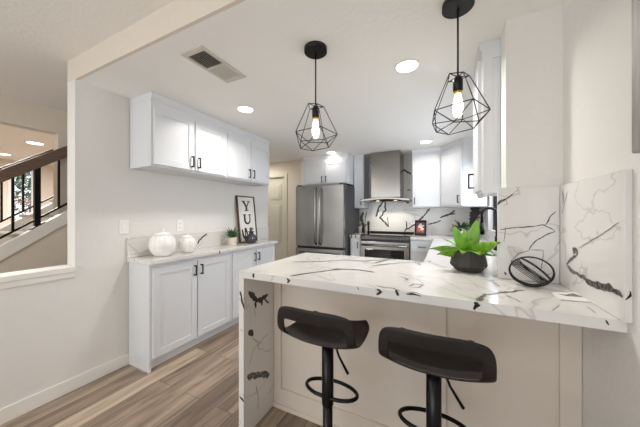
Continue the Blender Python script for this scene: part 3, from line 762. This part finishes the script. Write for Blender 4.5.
t = thing('potted_plant', 'small spiky plant in cream pot before the YUM sign', 'plant', (-2.29, 2.29, ZL + .001))
obj('pot', lathe(BM(), [(.045, 0), (.048, .005), (.054, .09), (.056, .094), (.048, .094), (.046, .082)], 28), 'pot_cream', t)
bm = BM(); r0 = random.Random(3)
for k in range(56):
    a = k * 2.4; el = r0.uniform(.30, 1.40)
    blade(bm, (.012 * math.cos(a), .012 * math.sin(a), .082), (.5 * math.cos(a) * math.cos(el) + .1, math.sin(a) * math.cos(el), math.sin(el)), r0.uniform(.11, .19) * (1 - .3 * abs(math.cos(a))), r0.uniform(.007, .011), r0.uniform(.1, .5), n=6)
o = obj('foliage', bm, 'leaf_dark', t, recalc=False); solid(o, .0015)

# sign leaning on the wall
t = thing('letter_sign', 'tall framed white sign with big black letters Y U M', 'sign', (-2.345, 2.475, ZL + .003), PI / 2)
SW, SH = .335, .615
rt = Matrix.Rotation(-.105, 3, 'X')
def lean(bm): bmesh.ops.rotate(bm, verts=bm.verts, matrix=rt, cent=(0, 0, 0)); return bm
bm = BM(); f = .014
for a in ((0, f, 0, SH), (SW - f, SW, 0, SH), (f, SW - f, 0, f), (f, SW - f, SH - f, SH)): box(bm, a[0], a[1], -.012, .014, a[2], a[3], .0015)
obj('frame', lean(bm), 'wood_dark', t)
obj('board', lean(box(BM(), f, SW - f, 0, .008, f, SH - f)), 'board', t)
def letter(ch, cx, z0, w_, h_):
    bm = BM(); y0, y1 = -.004, .0005; s = w_ * .2; x0, x1 = cx - w_ / 2, cx + w_ / 2; sr = h_ * .07; z1 = z0 + h_
    def q(p): prism(bm, p, y0, y1, 'y')
    if ch == 'Y':
        zm = z0 + h_ * .42
        q([(x0 + .02 * w_, z1), (x0 + s * 1.3, z1), (cx + s * .5, zm), (cx - s * .5, zm)]); q([(x1 - s * .9, z1), (x1 - .06 * w_, z1), (cx + s * .5, zm), (cx, zm)])
        box(bm, cx - s * .5, cx + s * .5, y0, y1, z0, zm); box(bm, cx - w_ * .25, cx + w_ * .25, y0 - .0002, y1, z0, z0 + sr)
        box(bm, x0 - .04 * w_, x0 + w_ * .38, y0 - .0002, y1, z1 - sr, z1); box(bm, x1 - w_ * .36, x1 + .04 * w_, y0 - .0002, y1, z1 - sr, z1)
    elif ch == 'U':
        L = [(x0 + .1 * w_, z1)]; R = [(x0 + .1 * w_ + s, z1)]
        for k in range(13):
            a = PI + PI * k / 12
            L.append((cx + .4 * w_ * math.cos(a), z0 + .4 * w_ + .4 * w_ * math.sin(a)))
            ri = .4 * w_ - s * (1 - .45 * k / 12); R.append((cx + (ri) * math.cos(a) , z0 + .4 * w_ + ri * math.sin(a)))
        L.append((x1 - .1 * w_, z1)); R.append((x1 - .1 * w_ - s * .55, z1))
        for i in range(len(L) - 1): q([L[i], L[i + 1], R[i + 1], R[i]])
        box(bm, x0 - .02 * w_, x0 + w_ * .40, y0 - .0002, y1, z1 - sr, z1); box(bm, x1 - w_ * .34, x1 + .02 * w_, y0 - .0002, y1, z1 - sr, z1)
    else:
        box(bm, x0 + .08 * w_, x0 + .08 * w_ + s * .5, y0, y1, z0, z1); box(bm, x1 - .08 * w_ - s, x1 - .08 * w_, y0, y1, z0, z1)
        q([(x0 + .08 * w_, z1), (x0 + .08 * w_ + s * 1.1, z1), (cx + s * .3, z0), (cx - s * .3, z0)]); q([(x1 - .08 * w_ - s * .7, z1), (x1 - .08 * w_, z1), (cx + s * .3, z0), (cx, z0)])
        for a, b in ((x0 - .06 * w_, x0 + .3 * w_), (x1 - .42 * w_, x1 + .06 * w_)): box(bm, a, b, y0 - .0002, y1, z0, z0 + sr)
    return lean(bm)
for ch, z0 in (('Y', .415), ('U', .235), ('M', .055)): obj('letter', letter(ch, SW / 2, z0, .15, .135), 'ink', t)

t = thing('glass_jug', 'dark smoked glass jug with spout before the YUM sign', 'jug', (-2.235, 2.56, ZL + .001), .4)
obj('body', lathe(BM(), [(.050, 0), (.070, .012), (.080, .045), (.077, .08), (.050, .108), (.030, .120), (.027, .142), (.042, .147), (.040, .152), (0, .152)], 36), 'smoke', t)
obj('stopper', lathe(BM(), [(.022, .153), (.014, .162), (.026, .180), (.016, .200), (0, .203)], 20), 'smoke', t)
obj('spout', tube(BM(), [(-.05, -.05, .06), (-.076, -.069, .10), (-.084, -.076, .155), (-.092, -.084, .18)], [.015, .012, .009, .007], 10), 'smoke', t)

def plate(name, label, cat, y, z, kind):
    t = thing(name, label, cat, (XL, y, z), PI / 2)
    obj('cover_plate', box(BM(), -.036, .036, -.007, -.0005, -.058, .058, .003), 'plastic', t)
    if kind == 's': obj('rocker', box(BM(), -.017, .017, -.011, -.006, -.033, .033, .003), 'plastic', t)
    else:
        for dz in (-.02, .02):
            q = obj('socket', lathe(BM(), [(.016, 0), (.016, .003)], 24), 'plastic', t)
            q.rotation_euler = (PI / 2, 0, 0); q.location = (0, -.006, dz)
            bm = BM(); box(bm, -.007, -.005, -.005, .005, .0028, .0034); box(bm, .005, .007, -.004, .004, .0028, .0034); obj('slot', bm, 'gasket', q)
plate('light_switch', 'white rocker light switch on left wall by worktop end', 'light switch', 1.205, 1.172, 's')
plate('wall_outlet', 'white wall outlet above the smaller pumpkin jar', 'outlet', 1.71, 1.165, 'o')

# ------------------------------------------------------------------ things on the peninsula
t = thing('potted_plant', 'broad leaved green plant in faceted dark pot on peninsula', 'plant', (.125, 1.70, ZP + .0006))
bm = BM(); lathe(bm, [(.062, 0), (.066, .003), (.096, .034), (.091, .062), (.077, .120), (.074, .122), (.069, .118), (.069, .100)], 12, smooth=False)
obj('pot', bm, 'pot_black', t)
obj('soil', lathe(BM(), [(.0675, .098), (.0675, .101), (0, .106)], 20), 'soil', t)
LV = [ # direction x,y,z  length half-width droop, side vector (None: flat leaf)
 (-.95, -.25, .34, .200, .034, .42, (.2, -.6, .75)), (-.80, -.45, .20, .175, .036, .45, (.3, -.5, .8)), (-.40, -.10, .92, .185, .032, .05, (.95, -.25, .25)), (.20, -.05, .95, .215, .036, .0, (.95, -.2, -.1)), (.53, -.88, .50, .235, .032, .12, (-.2, -.45, .85)),
 (.60, -.62, .22, .150, .030, .35, None), (-.25, -.80, .36, .120, .034, .60, None), (.30, -.85, .34, .125, .034, .55, None), (.7, .5, .35, .14, .030, .45, None), (-.55, .6, .5, .17, .032, .4, None), (.3, .75, .6, .18, .030, .3, None), (-.1, .5, .9, .16, .030, .1, (1, 0, 0)), (-.7, .2, .6, .15, .030, .3, None), (.05, -.45, .75, .115, .028, .35, (1, 0, 0)), (-.6, -.5, .45, .13, .032, .4, None)]
bm = BM()
for (x, y, z, L, wd, dr, sv) in LV:
    blade(bm, (x * .018, y * .018, .100), (x, y, z), L, wd, dr, n=10, fold=.3, sv=sv)
    for f in list(bm.faces)[-4:]: f.material_index = 1
o = obj('foliage', bm, ['leaf', 'leaf_tip'], t, recalc=False, smooth=True); solid(o, .0022)

t = thing('wire_orb', 'black wire orb ornament resting before the splash panel', 'ornament', (.352, 1.455, ZP + .066))
bm = BM(); R = .073
vv = Vector((.235, .972, 0)); rr_ = Vector((.972, -.235, 0)); zz_ = Vector((0, 0, 1))
def ring(nrm, wr=.0022, n=44, off=0):
    nrm = Vector(nrm).normalized(); a = nrm.orthogonal().normalized(); b = nrm.cross(a)
    q = math.sqrt(max(0, R * R - off * off))
    tube(bm, [nrm * off + (a * math.cos(2 * PI * k / n) + b * math.sin(2 * PI * k / n)) * q for k in range(n)], wr, 6, closed=True)
for k in range(6): ring(vv + rr_ * (k - 2.5) * .07 + zz_ * ((k * 2) % 5 - 2) * .05, .0030)
for k in range(5): ring(rr_ * .66 + zz_ * .75 + vv * .12, .0015, off=-.022 + k * .007)
for k in range(2): ring(rr_ * .68 + zz_ * .72 + vv * -.08, .0022, off=.014 + k * .005)
for k in (-1, 1): ring(vv + zz_ * .16 * k, .0034, off=.010 * k)
bmesh.ops.scale(bm, verts=bm.verts, vec=(1.08, 1, .89))
bmesh.ops.translate(bm, verts=bm.verts, vec=(0, 0, -min(v.co.z for v in bm.verts) - .0655))
obj('wire', bm, 'cage', t)

bm = BM(); P = [at(*p, Z=ZP) for p in ((551, 292.5), (577, 292.5), (594.5, 303.3), (561, 300.5))]
prism(bm, [(p.x, p.y) for p in P], ZP + .0008, ZP + .0022, 'z')
t = tag(obj('card', bm, 'paper'), 'flat white card with dark lower edge lying on peninsula by right splash', 'card')
bm = BM(); a, b = P[3], P[2]; nrm = (P[0] - P[3]).normalized() * .004
prism(bm, [(a.x, a.y), (b.x, b.y), (b.x + nrm.x, b.y + nrm.y), (a.x + nrm.x, a.y + nrm.y)], ZP + .0022, ZP + .0028, 'z')
obj('lower_edge', bm, 'thin', t); bm = BM()
Q = [at(*p, Z=ZP) for p in ((558, 294.5), (566, 295.2), (573, 293.8), (585, 298), (575, 297.2), (567, 296.6))]
prism(bm, [(p.x, p.y) for p in Q], ZP + .0022, ZP + .0027, 'z')
o = obj('print', bm, 'thin', t)

# picture frame on the right wall
t = thing('picture_frame', 'silver picture frame hanging on right wall, cut by photo edge', 'picture', (XR, 0, 0))
bm = BM(); y0, y1, z0, z1, fw = .40, 1.045, 1.452, 2.20, .045
for a in ((y1 - fw, y1, z0, z1), (y0, y0 + fw, z0, z1), (y0 + fw, y1 - fw, z0, z0 + fw), (y0 + fw, y1 - fw, z1 - fw, z1)): box(bm, -.026, -.001, a[0], a[1], a[2], a[3], .005)
obj('frame', bm, 'silver_frame', t)
obj('picture', box(BM(), -.010, -.001, y0 + fw, y1 - fw, z0 + fw, z1 - fw), 'picture_dark', t)

# ------------------------------------------------------------------ small things on the back counter
t = thing('picture_frame', 'small dark framed food picture on counter right of range', 'picture', (-.33, 4.16, ZP + .001), -.12)
rt2 = Matrix.Rotation(-.12, 3, 'X')
def l2(bm): bmesh.ops.rotate(bm, verts=bm.verts, matrix=rt2, cent=(0, 0, 0)); return bm
W2, H2 = .165, .235
bm = BM()
for a in ((-W2 / 2, -W2 / 2 + .018, 0, H2), (W2 / 2 - .018, W2 / 2, 0, H2), (-W2 / 2, W2 / 2, 0, .03), (-W2 / 2, W2 / 2, H2 - .035, H2)): box(bm, a[0], a[1], -.008, .01, a[2], a[3], .001)
obj('frame', l2(bm), 'gasket', t)
bm = BM(); box(bm, -.066, .066, 0, .006, .028, H2 - .033, mi=0)
for x, z, r, mi in ((-.02, .08, .03, 1), (.025, .10, .028, 2), (0, .14, .035, 2), (-.03, .12, .02, 1), (.03, .06, .02, 1), (.0, .17, .02, 3), (.035, .15, .018, 3)):
    prism(bm, [(x + r * math.cos(2 * PI * k / 9), z + r * .8 * math.sin(2 * PI * k / 9)) for k in range(9)], -.0012 - mi * .0003, .001, 'y', mi)
obj('picture', l2(bm), ['food_c', 'food_a', 'food_b', 'spice_b'], t)
t = thing('potted_plant', 'little green plant in white pot in back corner', 'plant', (.215, 4.10, ZP + .001))
obj('pot', lathe(BM(), [(.040, 0), (.043, .004), (.055, .125), (.057, .13), (.049, .13), (.047, .115)], 24), 'ceramic', t)
bm = BM(); r0 = random.Random(11)
for k in range(60):
    a = k * 2.4; el = r0.uniform(-.1, 1.3)
    blade(bm, (.03 * math.cos(a), .03 * math.sin(a), .12), (math.cos(a) * math.cos(el), math.sin(a) * math.cos(el), math.sin(el)), r0.uniform(.07, .16), r0.uniform(.012, .02), r0.uniform(.2, .9), n=5)
o = obj('foliage', bm, 'leaf_dark', t, recalc=False); solid(o, .0015)
GS = 'spice bottles beside the range'
for k, (x, y, r, hh, m_, lb) in enumerate([(-1.325, 4.30, .026, .14, 'spice_b', 'pale spice jar nearest the refrigerator, left of the range'), (-1.268, 4.33, .027, .17, 'spice_a', 'tall black bottle second from the refrigerator, left of range'),
      (-1.212, 4.29, .024, .15, 'spice_b', 'pale bottle beside the range, right of the tall black one')]):
    t = thing('spice_bottle', lb, 'bottle', (x, y, ZP + .001), 0, GS)
    obj('body', lathe(BM(), [(r, 0), (r, hh * .66), (r * .5, hh * .8), (r * .45, hh * .86)], 20), m_, t)
    obj('cap', lathe(BM(), [(r * .55, hh * .86), (r * .55, hh)], 16), 'spice_a', t)
t = thing('spice_bottle', 'slim black pepper mill at the range corner of the back counter', 'bottle', (-1.20, 4.40, ZP + .001), 0, GS)
obj('body', lathe(BM(), [(.026, 0), (.02, .05), (.018, .12), (.024, .15)], 20), 'spice_a', t)
obj('cap', lathe(BM(), [(.022, .151), (.026, .175), (.015, .20), (0, .205)], 20), 'spice_a', t)

# ------------------------------------------------------------------ staircase beyond the half wall
SL = .72   # rise over run
def zs(y, y0, z0): return z0 + SL * (y - y0)
def rake(bm, y0, y1, zt0, h, x0, x1):
    prism(bm, [(y0, zt0 - h), (y1, zt0 - h + SL * (y1 - y0)), (y1, zt0 + SL * (y1 - y0)), (y0, zt0)], x0, x1, 'x')
t = thing('staircase', 'carpeted staircase rising to the right beyond the half wall', 'staircase', (0, 0, 0))
YA, YE = -.45, 2.3
z_at = lambda y: .967 + SL * (y - .822)          # top of the near stringer
bm = BM(); rake(bm, YA, YE, z_at(YA), .135, -3.82, -3.745); obj('stringer', bm, 'trim', t)
bm = BM(); rake(bm, YA, YE, z_at(YA) - .02, .135, -4.78, -4.70); obj('stringer', bm, 'trim', t)
run = .27; rise = run * SL; n = 10; yy = YA + .02; z0 = z_at(yy) - .15
for k in range(n):
    y = yy + k * run; z = z0 + k * rise
    bm = BM(); xe = -3.825 if y + run + .03 < 1.25 else -3.955; box(bm, -4.70, xe, y, y + run + .03, z + rise - .03, z + rise, .004); tr = obj('tread', bm, 'carpet', t)
    obj('riser', box(BM(), -4.70, xe, y + .025, y + .04, z, z + rise - .03), 'trim', tr)
bm = BM(); zb = z_at(YA) - .135 
prism(bm, [(YA + .15, 0), (YE, 0), (YE, z_at(YE) - .135), (YA + .15, z_at(YA + .15) - .135)], -3.81, -3.76, 'x'); obj('side_panel', bm, 'wall_warm', t)
def railing(label, x, zoff, ya, ye, nb0, posts=None):
    t = thing('stair_railing', label, 'railing', (x, 0, 0), 0, None)
    zr = lambda y: 1.687 + SL * (y - .822) + zoff
    bm = BM(); rake(bm, ya, ye, zr(ya), .125, -.028, .028); obj('handrail', bm, 'rail_wood', t)
    bm = BM(); rake(bm, ya, ye, zr(ya) - .635, .022, -.011, .011); obj('bottom_rail', bm, 'black', t)
    y = nb0
    for k, yk in enumerate(posts or [nb0 + (k - 4) * .165 for k in range(9)]):
        if not ya < yk < ye: continue
        newel = k == 4 and x > -4
        h = .022 if newel else .009
        bm = BM(); prism(bm, [(yk - h, zr(yk) - (.715 if newel else .65)), (yk + h, zr(yk) - (.715 if newel else .65)), (yk + h, zr(yk) - .08), (yk - h, zr(yk) - .08)], -h, h, 'x')
        p = obj('newel_post' if newel else 'baluster', bm, 'black', t)
        if newel:
            bm = BM(); rake(bm, yk - .05, yk + .05, zr(yk - .05) - .708, .012, -.035, .035); obj('base_plate', bm, 'black', p)
railing('near stair railing of brown handrail and black balusters', -3.785, 0, -.4, 2.0, 1.085)
railing('far stair railing behind the near one', -4.74, -.02, -.4, 1.52, 1.30, [at(1.5, 200, X=-4.74).y, at(23, 200, X=-4.74).y, .9, .72, .54])

# tree outside the foyer window
t = thing('tree', 'leafy tree outside the small foyer window', 'tree', (-10.2, 2.75, 0))
bm = BM(); tube(bm, [(0, 0, 0), (.05, .05, 1.0), (0, .1, 2.0)], [.09, .07, .04], 8); obj('trunk', bm, 'rail_wood', t)
bm = BM(); r0 = random.Random(5)
for k in range(1500):
    p = Vector((r0.gauss(0, .4), r0.gauss(0, .45), 2.1 + r0.gauss(0, .45))); d = Vector((r0.uniform(-1, 1), r0.uniform(-1, 1), r0.uniform(-1, 1))).normalized()
    s = d.cross(Vector((.3, .2, 1))).normalized(); L = r0.uniform(.05, .1)
    f = bm.faces.new([bm.verts.new(p + s * L * .4), bm.verts.new(p + d * L), bm.verts.new(p - s * L * .4), bm.verts.new(p - d * L)])
    f.material_index = 1 if p.z < 1.75 and r0.random() < .6 else 0
o = obj('crown', bm, ['leaf_dark', 'blossom'], t, recalc=False)
